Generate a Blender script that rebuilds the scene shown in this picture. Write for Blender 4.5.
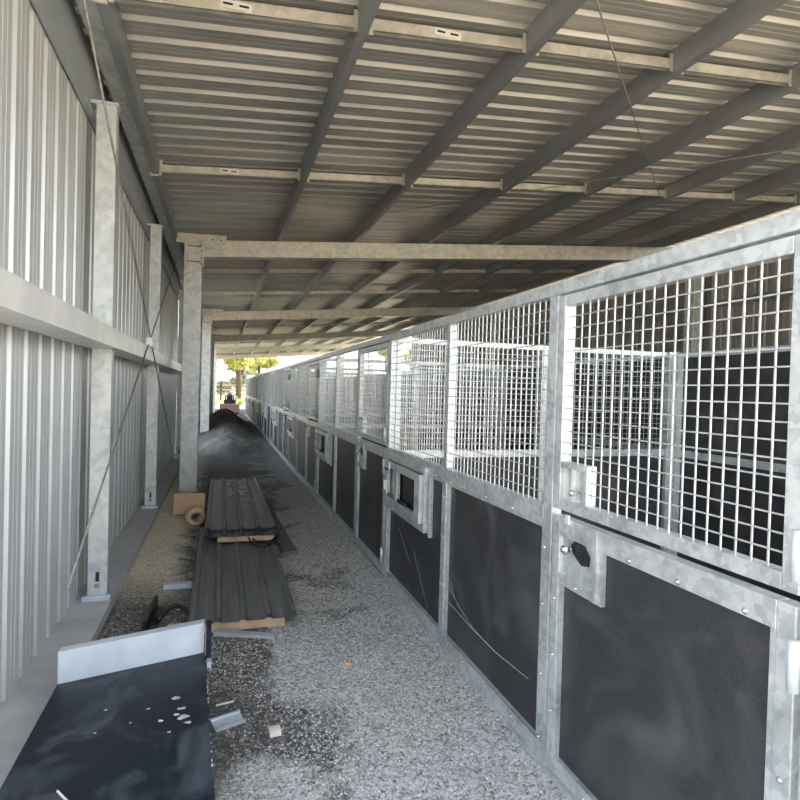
import bpy, bmesh, math, random
from math import sin, cos, pi, radians
from mathutils import Vector, Matrix, noise

random.seed(7)
S = bpy.context.scene
C = S.collection
for o in list(bpy.data.objects):
    bpy.data.objects.remove(o)

# ------------------------------------------------------------------ camera
EYE = 1.69
cd = bpy.data.cameras.new('camera')
cam = bpy.data.objects.new('camera', cd)
C.objects.link(cam)
right = Vector((0.95441899, -0.29715448, 0.02799293))
up = Vector((-0.0220787, 0.02324113, 0.99948606))
fwd = Vector((0.29765235, 0.95454652, -0.01562099))
cam.matrix_world = Matrix(((right.x, up.x, -fwd.x, 0), (right.y, up.y, -fwd.y, 0), (right.z, up.z, -fwd.z, EYE), (0, 0, 0, 1)))
cd.sensor_width = 36
cd.lens = 575 / 800 * 36
cd.clip_start = .02
cd.clip_end = 400
S.camera = cam

# ------------------------------------------------------------------ light
w = bpy.data.worlds.new('sky')
S.world = w
w.use_nodes = True
nt = w.node_tree
nt.nodes.clear()
sky = nt.nodes.new('ShaderNodeTexSky')
sky.sky_type = 'NISHITA'
sky.sun_disc = False
sky.sun_elevation = radians(48)
sky.sun_rotation = radians(80)
sky.air_density = 1.0
sky.dust_density = 2.2
bgn = nt.nodes.new('ShaderNodeBackground')
bgn.inputs[1].default_value = 0.62
hs = nt.nodes.new('ShaderNodeHueSaturation')
hs.inputs['Saturation'].default_value = .45
wo = nt.nodes.new('ShaderNodeOutputWorld')
nt.links.new(sky.outputs[0], hs.inputs['Color'])
nt.links.new(hs.outputs[0], bgn.inputs[0])
nt.links.new(bgn.outputs[0], wo.inputs[0])
sl = bpy.data.lights.new('sun', 'SUN')
sl.energy = 7.5
sl.angle = radians(.6)
sl.color = (1, .9, .74)
so = bpy.data.objects.new('sun', sl)
C.objects.link(so)
az, el = radians(80), radians(48)      # the sun stands on the right, over the shed roof
d = Vector((sin(az) * cos(el), cos(az) * cos(el), sin(el)))
so.rotation_euler = d.to_track_quat('Z', 'Y').to_euler()
so.location = (0, 20, 30)
S.view_settings.view_transform = 'Standard'
S.view_settings.look = 'None'
S.view_settings.gamma = 1
S.view_settings.use_curve_mapping = False
S.view_settings.exposure = 0.68

# ------------------------------------------------------------------ materials
def nodes(name):
    m = bpy.data.materials.new(name)
    m.use_nodes = True
    t = m.node_tree
    return m, t, t.nodes['Principled BSDF']

def mat(name, c1, c2=None, rough=.5, metal=0., scale=8., bump=0., bscale=None, detail=4., stretch=None, lo=.35, hi=.65, spec=None):
    m, t, b = nodes(name)
    b.inputs['Roughness'].default_value = rough
    b.inputs['Metallic'].default_value = metal
    if spec is not None:
        b.inputs['Specular IOR Level'].default_value = spec
    if c2 is None:
        c2 = [min(1, v * 1.15) for v in c1]
    tc = t.nodes.new('ShaderNodeTexCoord')
    mp = t.nodes.new('ShaderNodeMapping')
    if stretch: mp.inputs['Scale'].default_value = stretch
    t.links.new(tc.outputs['Object'], mp.inputs[0])
    n = t.nodes.new('ShaderNodeTexNoise')
    n.inputs['Scale'].default_value = scale
    n.inputs['Detail'].default_value = detail
    t.links.new(mp.outputs[0], n.inputs['Vector'])
    r = t.nodes.new('ShaderNodeValToRGB')
    r.color_ramp.elements[0].position = lo
    r.color_ramp.elements[1].position = hi
    r.color_ramp.elements[0].color = (*c1, 1)
    r.color_ramp.elements[1].color = (*c2, 1)
    t.links.new(n.outputs[0], r.inputs[0])
    t.links.new(r.outputs[0], b.inputs['Base Color'])
    if bump:
        n2 = t.nodes.new('ShaderNodeTexNoise')
        n2.inputs['Scale'].default_value = bscale or scale * 4
        n2.inputs['Detail'].default_value = 5
        t.links.new(mp.outputs[0], n2.inputs['Vector'])
        bp = t.nodes.new('ShaderNodeBump')
        bp.inputs['Strength'].default_value = bump
        bp.inputs['Distance'].default_value = .01
        t.links.new(n2.outputs[0], bp.inputs['Height'])
        t.links.new(bp.outputs[0], b.inputs['Normal'])
    return m

def galv(name, c1, c2, rough=.42, metal=.55, vscale=30):
    """hot-dip galvanised steel: spangle cells plus soft cloudy patches"""
    m, t, b = nodes(name)
    b.inputs['Metallic'].default_value = metal
    tc = t.nodes.new('ShaderNodeTexCoord')
    v = t.nodes.new('ShaderNodeTexVoronoi')
    v.inputs['Scale'].default_value = vscale
    n = t.nodes.new('ShaderNodeTexNoise')
    n.inputs['Scale'].default_value = 6
    n.inputs['Detail'].default_value = 6
    t.links.new(tc.outputs['Object'], v.inputs['Vector'])
    t.links.new(tc.outputs['Object'], n.inputs['Vector'])
    sp = t.nodes.new('ShaderNodeSeparateColor')
    t.links.new(v.outputs['Color'], sp.inputs[0])
    mx = t.nodes.new('ShaderNodeMath'); mx.operation = 'MULTIPLY'; mx.inputs[1].default_value = .35
    t.links.new(sp.outputs[0], mx.inputs[0])
    m2 = t.nodes.new('ShaderNodeMath'); m2.operation = 'MULTIPLY_ADD'; m2.inputs[1].default_value = 1.3
    t.links.new(n.outputs[0], m2.inputs[0])
    t.links.new(mx.outputs[0], m2.inputs[2])
    r = t.nodes.new('ShaderNodeValToRGB')
    r.color_ramp.elements[0].position = .45
    r.color_ramp.elements[1].position = 1.05
    r.color_ramp.elements[0].color = (*c1, 1)
    r.color_ramp.elements[1].color = (*c2, 1)
    t.links.new(m2.outputs[0], r.inputs[0])
    t.links.new(r.outputs[0], b.inputs['Base Color'])
    rr = t.nodes.new('ShaderNodeMath'); rr.operation = 'MULTIPLY_ADD'
    rr.inputs[1].default_value = .3; rr.inputs[2].default_value = rough - .15
    t.links.new(n.outputs[0], rr.inputs[0])
    t.links.new(rr.outputs[0], b.inputs['Roughness'])
    return m

M_G = galv('galvanised_stall', (.38, .41, .42), (.66, .69, .69), .42, .5, 40)
M_WIRE = mat('galvanised_wire', (.46, .48, .48), (.66, .68, .68), .38, .5, 20)
M_COL = galv('galvanised_column', (.52, .55, .55), (.78, .79, .76), .5, .45, 22)
M_BEAM = galv('galvanised_beam', (.50, .49, .44), (.72, .69, .60), .45, .5, 18)
M_PUR = mat('galvanised_purlin', (.24, .265, .28), (.34, .36, .37), .42, .35, 3, stretch=(1, .3, 1))
M_ROOF = mat('roof_sheet', (.36, .355, .335), (.50, .485, .45), .36, .3, 1.6, stretch=(.5, 2.5, 1))
M_CLAD = mat('wall_sheet', (.58, .60, .60), (.72, .73, .72), .38, .25, 2.0, stretch=(1, 1, .3))
M_GIRT = mat('girt_steel', (.75, .74, .70), (.86, .85, .80), .4, .3, 5)
M_SMOOTH = mat('grey_channel', (.40, .44, .46), (.50, .53, .55), .4, .1, 1.5)
M_CONC = mat('kerb_concrete', (.46, .47, .47), (.58, .58, .56), .85, 0, 5, .3, 90)
M_DARK = mat('black_plastic', (.012, .013, .016), (.03, .03, .034), .4, 0, 12)
M_STEEL = mat('bright_steel', (.65, .66, .67), (.85, .85, .85), .22, .95, 10)
M_HOLE = mat('shadow_slot', (.01, .013, .018), (.02, .022, .03), .6, 0, 9)
M_WOOD = mat('rough_timber', (.46, .30, .17), (.70, .50, .31), .75, 0, 6, .3, 60, stretch=(1, 8, 1))
M_OLDWOOD = mat('weathered_plank', (.13, .12, .11), (.22, .20, .18), .85, 0, 6, .3, 60, stretch=(8, 1, 1))
M_CARD = mat('cardboard', (.55, .37, .21), (.66, .45, .27), .8, 0, 7, .1, 50, stretch=(1, 1, 6))
M_TAPE = mat('tan_tape', (.60, .42, .24), (.72, .54, .34), .5, 0, 8)
M_SHEET = mat('charcoal_sheet', (.13, .14, .14), (.20, .205, .20), .42, .15, 3, stretch=(7, .6, 1))
M_WHITESTEEL = mat('pale_steel', (.60, .66, .72), (.74, .80, .86), .35, .35, 6)
M_WIREBLK = mat('brace_cable', (.22, .22, .20), (.34, .33, .30), .5, .6, 20)

def rubber(name, base, hi, scuff, sc=2.2):
    """black rubber board with pale dusty scuffs and scratches"""
    m, t, b = nodes(name)
    tc = t.nodes.new('ShaderNodeTexCoord')
    n1 = t.nodes.new('ShaderNodeTexNoise'); n1.inputs['Scale'].default_value = 170; n1.inputs['Detail'].default_value = 3
    n2 = t.nodes.new('ShaderNodeTexNoise'); n2.inputs['Scale'].default_value = sc; n2.inputs['Detail'].default_value = 7; n2.inputs['Distortion'].default_value = 1.2
    for n in (n1, n2): t.links.new(tc.outputs['Object'], n.inputs['Vector'])
    r1 = t.nodes.new('ShaderNodeValToRGB')
    r1.color_ramp.elements[0].position = .4; r1.color_ramp.elements[1].position = .7
    r1.color_ramp.elements[0].color = (*base, 1); r1.color_ramp.elements[1].color = (*hi, 1)
    t.links.new(n1.outputs[0], r1.inputs[0])
    r2 = t.nodes.new('ShaderNodeValToRGB')
    r2.color_ramp.elements[0].position = .48; r2.color_ramp.elements[1].position = .78
    r2.color_ramp.elements[0].color = (0, 0, 0, 1); r2.color_ramp.elements[1].color = (.75, .75, .75, 1)
    t.links.new(n2.outputs[0], r2.inputs[0])
    mx = t.nodes.new('ShaderNodeMix'); mx.data_type = 'RGBA'
    t.links.new(r2.outputs[0], mx.inputs['Factor'])
    t.links.new(r1.outputs[0], mx.inputs['A'])
    mx.inputs['B'].default_value = (*scuff, 1)
    t.links.new(mx.outputs['Result'], b.inputs['Base Color'])
    b.inputs['Roughness'].default_value = .5
    bp = t.nodes.new('ShaderNodeBump'); bp.inputs['Strength'].default_value = .25; bp.inputs['Distance'].default_value = .004
    t.links.new(n1.outputs[0], bp.inputs['Height']); t.links.new(bp.outputs[0], b.inputs['Normal'])
    return m
M_RUB = rubber('black_rubber', (.022, .024, .028), (.045, .047, .05), (.10, .10, .10))
M_RUB2 = rubber('dusty_black_board', (.006, .010, .016), (.014, .020, .029), (.09, .105, .12), 4.0)
M_RUB2.node_tree.nodes['Principled BSDF'].inputs['Specular IOR Level'].default_value = .22
M_SCR = mat('scratch_pale', (.28, .28, .28), (.42, .42, .42), .7, 0, 30)

def ground_material():
    m, t, b = nodes('gravel_floor')
    L = t.links.new
    N = t.nodes.new
    tc = N('ShaderNodeTexCoord')
    sep = N('ShaderNodeSeparateXYZ'); L(tc.outputs['Object'], sep.inputs[0])
    def math_(op, a, b_=None, c=None, clamp=False):
        n = N('ShaderNodeMath'); n.operation = op; n.use_clamp = clamp
        for i, v in enumerate((a, b_, c)):
            if v is None: continue
            if isinstance(v, (int, float)): n.inputs[i].default_value = v
            else: L(v, n.inputs[i])
        return n.outputs[0]
    def noise_(s, det=5, dist=0):
        n = N('ShaderNodeTexNoise'); n.inputs['Scale'].default_value = s; n.inputs['Detail'].default_value = det
        n.inputs['Distortion'].default_value = dist
        L(tc.outputs['Object'], n.inputs['Vector']); return n.outputs[0]
    def ramp(v, stops):
        r = N('ShaderNodeValToRGB')
        while len(r.color_ramp.elements) < len(stops): r.color_ramp.elements.new(.5)
        for e, (p, c) in zip(r.color_ramp.elements, stops):
            e.position = p; e.color = (*c, 1) if isinstance(c, tuple) else (c, c, c, 1)
        L(v, r.inputs[0]); return r.outputs[0]
    def mix(f, a, b_):
        n = N('ShaderNodeMix'); n.data_type = 'RGBA'
        L(f, n.inputs['Factor']); L(a, n.inputs['A']); L(b_, n.inputs['B']); return n.outputs['Result']
    X, Y = sep.outputs[0], sep.outputs[1]
    vor = N('ShaderNodeTexVoronoi'); vor.inputs['Scale'].default_value = 62; L(tc.outputs['Object'], vor.inputs['Vector'])
    vs = N('ShaderNodeSeparateColor'); L(vor.outputs['Color'], vs.inputs[0])
    cell = vs.outputs[0]
    vor2 = N('ShaderNodeTexVoronoi'); vor2.inputs['Scale'].default_value = 140; L(tc.outputs['Object'], vor2.inputs['Vector'])
    vs2 = N('ShaderNodeSeparateColor'); L(vor2.outputs['Color'], vs2.inputs[0])
    mixcell = math_('MULTIPLY_ADD', vs2.outputs[0], .5, math_('MULTIPLY', cell, .5))
    dark = ramp(mixcell, [(.15, (.085, .085, .08)), (.6, (.17, .165, .15)), (.93, (.42, .41, .38))])
    pale = ramp(mixcell, [(.12, (.17, .168, .16)), (.42, (.52, .515, .49)), (.9, (.86, .86, .83))])
    sun_strip = ramp(mixcell, [(.1, (.40, .34, .23)), (.45, (.86, .76, .55)), (.9, (.97, .92, .78))])
    mound = ramp(mixcell, [(.1, (.13, .13, .115)), (.9, (.20, .198, .175))])
    big = noise_(1.5, 6, .6)
    mid = noise_(5, 5, .8)
    # pale gravel spread beside the stalls: a function of place, broken up by noise
    a = math_('MULTIPLY_ADD', X, .95, -.30)
    a = math_('ADD', a, math_('MULTIPLY_ADD', big, 2.6, -1.3))
    a = math_('ADD', a, math_('MULTIPLY_ADD', mid, .9, -.45))
    yfade = math_('MULTIPLY_ADD', Y, -.030, .34)
    a = math_('ADD', a, yfade)
    fp = ramp(a, [(.26, 0.0), (.52, 1.0)])
    # patches given by hand: (x, y, radius)
    def blob(x0, y0, rx, ry):
        dx = math_('MULTIPLY', math_('SUBTRACT', X, x0), 1 / rx)
        dy = math_('MULTIPLY', math_('SUBTRACT', Y, y0), 1 / ry)
        dd = math_('ADD', math_('MULTIPLY', dx, dx), math_('MULTIPLY', dy, dy))
        dd = math_('ADD', dd, math_('MULTIPLY_ADD', mid, 1.6, -.8))
        return math_('SUBTRACT', 1.0, dd, clamp=True)
    p1 = blob(.48, 3.38, .24, .42)
    p2 = blob(.22, 2.35, .3, .35)
    p3 = blob(.95, 2.6, .42, 1.1)
    hole = blob(.45, 2.85, .26, .30)
    hole2 = blob(.10, 3.6, .30, .9)
    f = math_('MULTIPLY', fp, .85)
    for p, kf in ((p1, 2.), (p2, 1.4), (p3, 1.2)):
        f = math_('ADD', f, math_('MULTIPLY', p, kf), clamp=True)
    for p, kf in ((hole, .7), (hole2, 1.1)):
        f = math_('SUBTRACT', f, math_('MULTIPLY', p, kf), clamp=True)
    col = mix(f, dark, pale)
    # bright patch of light along the kerb, painted in as warm tan
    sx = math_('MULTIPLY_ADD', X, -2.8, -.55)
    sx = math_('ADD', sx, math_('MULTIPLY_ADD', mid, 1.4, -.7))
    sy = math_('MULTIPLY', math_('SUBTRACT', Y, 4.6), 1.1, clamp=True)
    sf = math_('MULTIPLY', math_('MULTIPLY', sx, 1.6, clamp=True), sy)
    col = mix(sf, col, sun_strip)
    # fine dark sand of the heap further down the aisle
    mf = math_('MULTIPLY', math_('SUBTRACT', math_('MULTIPLY_ADD', big, 2.0, Y), 12.5), .3, clamp=True)
    mf2 = math_('MULTIPLY', math_('SUBTRACT', 29.5, Y), .8, clamp=True)
    mf = math_('MULTIPLY', mf, mf2)
    col = mix(mf, col, mound)
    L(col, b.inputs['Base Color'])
    b.inputs['Roughness'].default_value = .92
    b.inputs['Specular IOR Level'].default_value = .25
    bp = N('ShaderNodeBump'); bp.inputs['Strength'].default_value = .8; bp.inputs['Distance'].default_value = .012
    L(math_('MULTIPLY', mixcell, math_('MULTIPLY_ADD', mf, -.7, 1.0)), bp.inputs['Height'])
    L(bp.outputs[0], b.inputs['Normal'])
    return m
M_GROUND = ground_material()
M_DIRT = mat('stall_dirt', (.07, .065, .058), (.13, .12, .105), .95, 0, 4, .4, 40)
M_YARD = mat('sunlit_yard', (.46, .39, .29), (.60, .52, .39), .95, 0, .8, .3, 20)
M_GRASS = mat('yard_grass', (.26, .29, .11), (.36, .38, .18), .95, 0, 1.5, .4, 20)
M_CHIP1 = mat('pale_stone', (.55, .55, .53), (.75, .74, .71), .8, 0, 30)
M_CHIP2 = mat('grey_stone', (.30, .30, .285), (.48, .47, .44), .85, 0, 30)

# ------------------------------------------------------------------ mesh helpers
class MB:
    def __init__(s): s.v = []; s.f = []
    def poly(s, pts, faces):
        k = len(s.v); s.v += [tuple(p) for p in pts]; s.f += [tuple(i + k for i in f) for f in faces]; return s
    def box(s, x0, x1, y0, y1, z0, z1):
        p = [(x, y, z) for z in (z0, z1) for y in (y0, y1) for x in (x0, x1)]
        return s.poly(p, [(0, 2, 3, 1), (4, 5, 7, 6), (0, 1, 5, 4), (2, 6, 7, 3), (0, 4, 6, 2), (1, 3, 7, 5)])
    def tube(s, a, b, r, n=6, r2=None, ang=0):
        a, b = Vector(a), Vector(b); d = (b - a).normalized()
        u = d.orthogonal().normalized() if abs(d.z) < .9 else Vector((1, 0, 0)); u = (u - d * u.dot(d)).normalized()
        v = d.cross(u); r2 = r if r2 is None else r2
        p = [c + (u * cos(ang + 2 * pi * i / n) + v * sin(ang + 2 * pi * i / n)) * q for c, q in ((a, r), (b, r2)) for i in range(n)]
        f = [(i, (i + 1) % n, n + (i + 1) % n, n + i) for i in range(n)] + [tuple(range(n))[::-1], tuple(range(n, 2 * n))]
        return s.poly(p, f)
    def path(s, pts, r, n=8):
        pts = [Vector(p) for p in pts]; rings = []; prev = None
        for i, p in enumerate(pts):
            d = (pts[min(i + 1, len(pts) - 1)] - pts[max(i - 1, 0)]).normalized()
            u = (prev - d * prev.dot(d)).normalized() if prev is not None else d.orthogonal().normalized()
            prev = u; v = d.cross(u); rings.append([p + (u * cos(2 * pi * k / n) + v * sin(2 * pi * k / n)) * r for k in range(n)])
        f = []
        for i in range(len(pts) - 1):
            for k in range(n): f.append((i * n + k, i * n + (k + 1) % n, (i + 1) * n + (k + 1) % n, (i + 1) * n + k))
        f += [tuple(range(n))[::-1], tuple(range((len(pts) - 1) * n, len(pts) * n))]
        return s.poly([p for r_ in rings for p in r_], f)
    def ball(s, c, r, n=10, m=7, sx=1, sy=1, sz=1):
        p = [(c[0], c[1], c[2] - r * sz)]
        for j in range(1, m):
            t = -pi / 2 + pi * j / m
            for i in range(n): p.append((c[0] + r * sx * cos(t) * cos(2 * pi * i / n), c[1] + r * sy * cos(t) * sin(2 * pi * i / n), c[2] + r * sz * sin(t)))
        p.append((c[0], c[1], c[2] + r * sz)); L = len(p) - 1
        f = [(0, 1 + (i + 1) % n, 1 + i) for i in range(n)]
        for j in range(m - 2):
            for i in range(n): f.append((1 + j * n + i, 1 + j * n + (i + 1) % n, 1 + (j + 1) * n + (i + 1) % n, 1 + (j + 1) * n + i))
        f += [(L, 1 + (m - 2) * n + i, 1 + (m - 2) * n + (i + 1) % n) for i in range(n)]
        return s.poly(p, f)
    def extr(s, prof, a, b, closed=True):
        """profile of points, extruded from offset a to offset b (Vectors); prof are 3-D vectors"""
        a, b = Vector(a), Vector(b); n = len(prof)
        p = [Vector(q) + a for q in prof] + [Vector(q) + b for q in prof]
        f = [(i, (i + 1) % n, n + (i + 1) % n, n + i) for i in range(n if closed else n - 1)]
        if closed: f += [tuple(range(n))[::-1], tuple(range(n, 2 * n))]
        return s.poly(p, f)
    def csec(s, x0, x1, z0, z1, y0, y1, t=.004, lip=.02, open_=1):
        """C section running along Y, opening toward +x (open_=1) or -x"""
        if open_ > 0:
            s.box(x0, x0 + t, y0, y1, z0, z1); s.box(x0 + t, x1, y0, y1, z0, z0 + t); s.box(x0 + t, x1, y0, y1, z1 - t, z1)
            s.box(x1 - t, x1, y0, y1, z0 + t, z0 + lip); s.box(x1 - t, x1, y0, y1, z1 - lip, z1 - t)
        else:
            s.box(x1 - t, x1, y0, y1, z0, z1); s.box(x0, x1 - t, y0, y1, z0, z0 + t); s.box(x0, x1 - t, y0, y1, z1 - t, z1)
            s.box(x0, x0 + t, y0, y1, z0 + t, z0 + lip); s.box(x0, x0 + t, y0, y1, z1 - lip, z1 - t)
        return s
    def build(s, name, m, parent=None, smooth=False, bevel=0, mats=None):
        me = bpy.data.meshes.new(name); me.from_pydata([tuple(v) for v in s.v], [], s.f); me.update()
        bm = bmesh.new(); bm.from_mesh(me); bmesh.ops.recalc_face_normals(bm, faces=bm.faces[:]); bm.to_mesh(me); bm.free()
        me.materials.append(m)
        for q in (mats or []): me.materials.append(q)
        if smooth: me.polygons.foreach_set('use_smooth', [True] * len(me.polygons))
        o = bpy.data.objects.new(name, me); C.objects.link(o)
        if parent: o.parent = parent
        if bevel:
            b = o.modifiers.new('bevel', 'BEVEL'); b.width = bevel; b.segments = 2; b.limit_method = 'ANGLE'
        return o

def tag(o, label=None, cat=None, group=None, kind=None):
    if label: o['label'] = label
    if cat: o['category'] = cat
    if group: o['group'] = group
    if kind: o['kind'] = kind
    return o
def empty(name, loc, label, cat, group=None, rz=0):
    o = bpy.data.objects.new(name, None); C.objects.link(o); o.location = loc; o.rotation_euler.z = rz
    o.empty_display_size = .1
    return tag(o, label, cat, group)
def copy_tree(o, parent=None, skip=()):
    c = o.copy(); C.objects.link(c)
    if parent: c.parent = parent
    for ch in list(o.children):
        if ch.name.split('.')[0] in skip: continue
        copy_tree(ch, c, skip)
    return c
ORD = ['first', 'second', 'third', 'fourth', 'fifth', 'sixth', 'seventh', 'eighth', 'ninth', 'tenth', 'eleventh', 'twelfth', 'thirteenth', 'fourteenth', 'fifteenth', 'sixteenth', 'seventeenth']

# ------------------------------------------------------------------ ground
SL = .088                         # roof fall
def roof_z(x): return 4.0 + SL * (x + .32)      # top of the beams
BAYS = [.5, 9.7, 18.9, 28.1, 37.3, 46.5]
Y0R, Y1R = .45, 47.0

def sm(a, b, x):
    t = max(0, min(1, (x - a) / (b - a))); return t * t * (3 - 2 * t)
def gz(x, y):
    z = .004 * noise.noise(Vector((x * 5, y * 5, 0))) + .010 * noise.noise(Vector((x * 1.7, y * 1.7, 3)))
    z += .035 * sm(-.3, -.75, x)
    h = sm(12.5, 24, y) * (1 - sm(25.5, 31, y)) * .71
    cross = math.exp(-((x - .18) / .75) ** 2) * .8 + .2 * (1 - sm(.4, 1.2, x))
    z += h * cross
    z += .18 * math.exp(-((y - 15.5) / 1.5) ** 2) * math.exp(-((x - .25) / .6) ** 2)
    z += (.06 * noise.noise(Vector((x * 2, y * .9, 9))) + .03 * noise.noise(Vector((x * 6, y * 2.6, 2)))) * sm(11, 15, y) * (1 - .8 * sm(1.0, 1.4, x))
    z += .012 * sm(1.15, 1.42, x) 
    return z
g = MB()
xs = [-.78 + i * .04 for i in range(61)]
ys = []
y = -1.0
while y < 36:
    ys.append(y); y += .04 if y < 8 else .12
vv = [(x, yy, gz(x, yy)) for yy in ys for x in xs]
nx = len(xs)
ff = [(j * nx + i, j * nx + i + 1, (j + 1) * nx + i + 1, (j + 1) * nx + i) for j in range(len(ys) - 1) for i in range(nx - 1)]
g.poly(vv, ff)
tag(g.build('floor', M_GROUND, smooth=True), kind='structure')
tag(MB().box(-1.2, 9.9, -1.0, 47, -.25, -.06).build('floor', M_DIRT), kind='structure')
tag(MB().poly([(-150, -120, -.26), (150, -120, -.26), (150, 200, -.26), (-150, 200, -.26)], [(0, 1, 2, 3)]).build('floor', M_YARD), kind='structure')
tag(MB().poly([(-60, -60, -.075), (60, -60, -.075), (60, 52, -.075), (-60, 52, -.075)], [(0, 1, 2, 3)]).build('floor', M_YARD), kind='structure')
tag(MB().poly([(-60, 49, -.07), (60, 49, -.07), (60, 160, -.07), (-60, 160, -.07)], [(0, 1, 2, 3)]).build('floor', M_GRASS), kind='structure')

# ------------------------------------------------------------------ roof sheet
def rib_profile(a, b, pitch, h, top, slope):
    """(position, height) pairs of a trapezoid ribbed sheet"""
    out = []; p = a
    while p < b:
        out += [(p, 0), (p + slope, h), (p + slope + top, h), (p + 2 * slope + top, 0)]
        w = pitch - 2 * slope - top
        q0 = p + 2 * slope + top
        for k in (.33, .66):
            q = q0 + w * k; out += [(q - .006, 0), (q, .004), (q + .006, 0)]
        p += pitch
    return out
r = MB()
prof = rib_profile(Y0R, Y1R, .24, .032, .038, .02)
XE, XF = -1.03, 9.95
pts = [(XE, p, roof_z(XE) + .205 + h) for p, h in prof] + [(XF, p, roof_z(XF) + .205 + h) for p, h in prof]
n = len(prof)
r.poly(pts, [(i, i + 1, n + i + 1, n + i) for i in range(n - 1)])
ro = r.build('ceiling', M_ROOF)
tag(ro, kind='structure')

# ------------------------------------------------------------------ columns and beams
def ordn(k): return 'nearest' if k == 0 else ORD[k] + ' nearest'
for i, by in enumerate(BAYS):
    for side in (0, 1):
        xl = -.60 if side == 0 else 9.36
        ztop = roof_z(xl) - .005
        where = ('left side of the aisle', 'far right side of the shed')[side]
        if side == 0:
            nm = ['galvanised column at the near end of the shed, left of the aisle', 'broad square galvanised column at front left with cardboard at its foot', 'galvanised column just behind the front left column', 'third galvanised column standing down the left of the aisle', 'fourth galvanised column down the left, half hidden behind others', 'last galvanised column at the open far end, left of the aisle'][i]
        else:
            nm = '%s galvanised column from the near end along the far right wall' % ORD[i]
        t = empty('steel_column', (0, 0, 0), nm, 'column', 'columns of the shed')
        base = gz(xl + .13, by) - .03 if side == 0 else -.07
        MB().box(xl, xl + .27, by - .04, by + .22, base, ztop).build('post', M_COL, t, bevel=.012)
        if side == 0:
            # cap plate running over the column and onto the beam
            MB().box(xl - .12, xl + .63, by - .052, by - .041, ztop - .05, ztop + .10).box(xl + .30, xl + .63, by - .054, by - .042, ztop - .10, ztop + .115).build('cap_plate', M_BEAM, t)
            for zz in (-.09, -.33):
                MB().box(xl + .05, xl + .27, by - .048, by - .0405, ztop + zz - .006, ztop + zz + .006).build('slot', M_HOLE, t)
            MB().box(xl + .28, xl + .30, by - .075, by + .20, ztop - .40, ztop - .02).box(xl + .25, xl + .28, by - .075, by - .045, ztop - .40, ztop - .02).build('end_plate', M_BEAM, t)
            for zz in (-.07, -.17, -.28, -.37):
                MB().tube((xl + .262, by - .094, ztop + zz), (xl + .262, by - .0749, ztop + zz), .014, 6).build('bolt', M_WIREBLK, t)
            for xx in (.42, .55):
                MB().tube((xl + xx, by - .058, ztop + .035), (xl + xx, by - .053, ztop + .035), .014, 8).build('bolt_hole', M_HOLE, t)
    # rafter beam
    b = MB()
    x0, x1 = -.30, 9.36
    z0, z1 = roof_z(x0), roof_z(x1)
    D = .275
    t_ = .005
    def slab(ya, yb, da, db):
        b.poly([(x0, ya, z0 - da), (x1, ya, z1 - da), (x1, yb, z1 - da), (x0, yb, z0 - da), (x0, ya, z0 - db), (x1, ya, z1 - db), (x1, yb, z1 - db), (x0, yb, z0 - db)],
               [(0, 1, 2, 3), (7, 6, 5, 4), (0, 4, 5, 1), (1, 5, 6, 2), (2, 6, 7, 3), (3, 7, 4, 0)])
    slab(by, by + t_, 0, D)
    slab(by, by + .18, 0, t_); slab(by, by + .18, D - t_, D)
    slab(by + .18 - t_, by + .18, 0, .03); slab(by + .18 - t_, by + .18, D - .03, D)
    o = b.build('roof_beam', M_BEAM)
    tag(o, ['roof beam over the near end of the shed', 'nearest wide roof beam, crossing from the front left column', 'second roof beam, crossing behind the nearest one', 'third roof beam counted down the aisle', 'fourth roof beam counted down the aisle', 'last roof beam, above the bright far opening'][i], 'beam', 'roof beams across the shed')

# purlins (C sections running down the shed)
PX = [-.47, .88, 2.16, 3.50, 4.78, 6.11, 7.36, 8.6]
for k, px in enumerate(PX):
    zb = roof_z(px) + .002
    m = MB(); m.csec(px - .045, px + .02, zb, zb + .198, Y0R + .05, Y1R - .05, .004, .02, 1)
    if k == 0:
        m = MB(); m.csec(-.77, -.70, zb - .01, zb + .175, Y0R + .05, Y1R - .05, .004, .02, -1)
    o = m.build('roof_purlin', M_PUR)
    tag(o, '%s roof purlin from the left, a long grey steel channel under the ribbed sheet' % ORD[k], 'purlin', 'purlins under the roof')
# cleats holding purlins on the beams
for k, px in enumerate(PX):
    for i, by in enumerate(BAYS[1:4]):
        if k == 0: continue
        zb = roof_z(px)
        m = MB().box(px + .021, px + .029, by + .02, by + .12, zb - .0, zb + .16)
        tag(m.build('purlin_cleat', M_BEAM), 'steel cleat where the %s purlin from the left sits on the %s roof beam' % (ORD[k], ['nearest wide', 'second', 'third'][i]), 'cleat', 'cleats on the roof beams')
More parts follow.
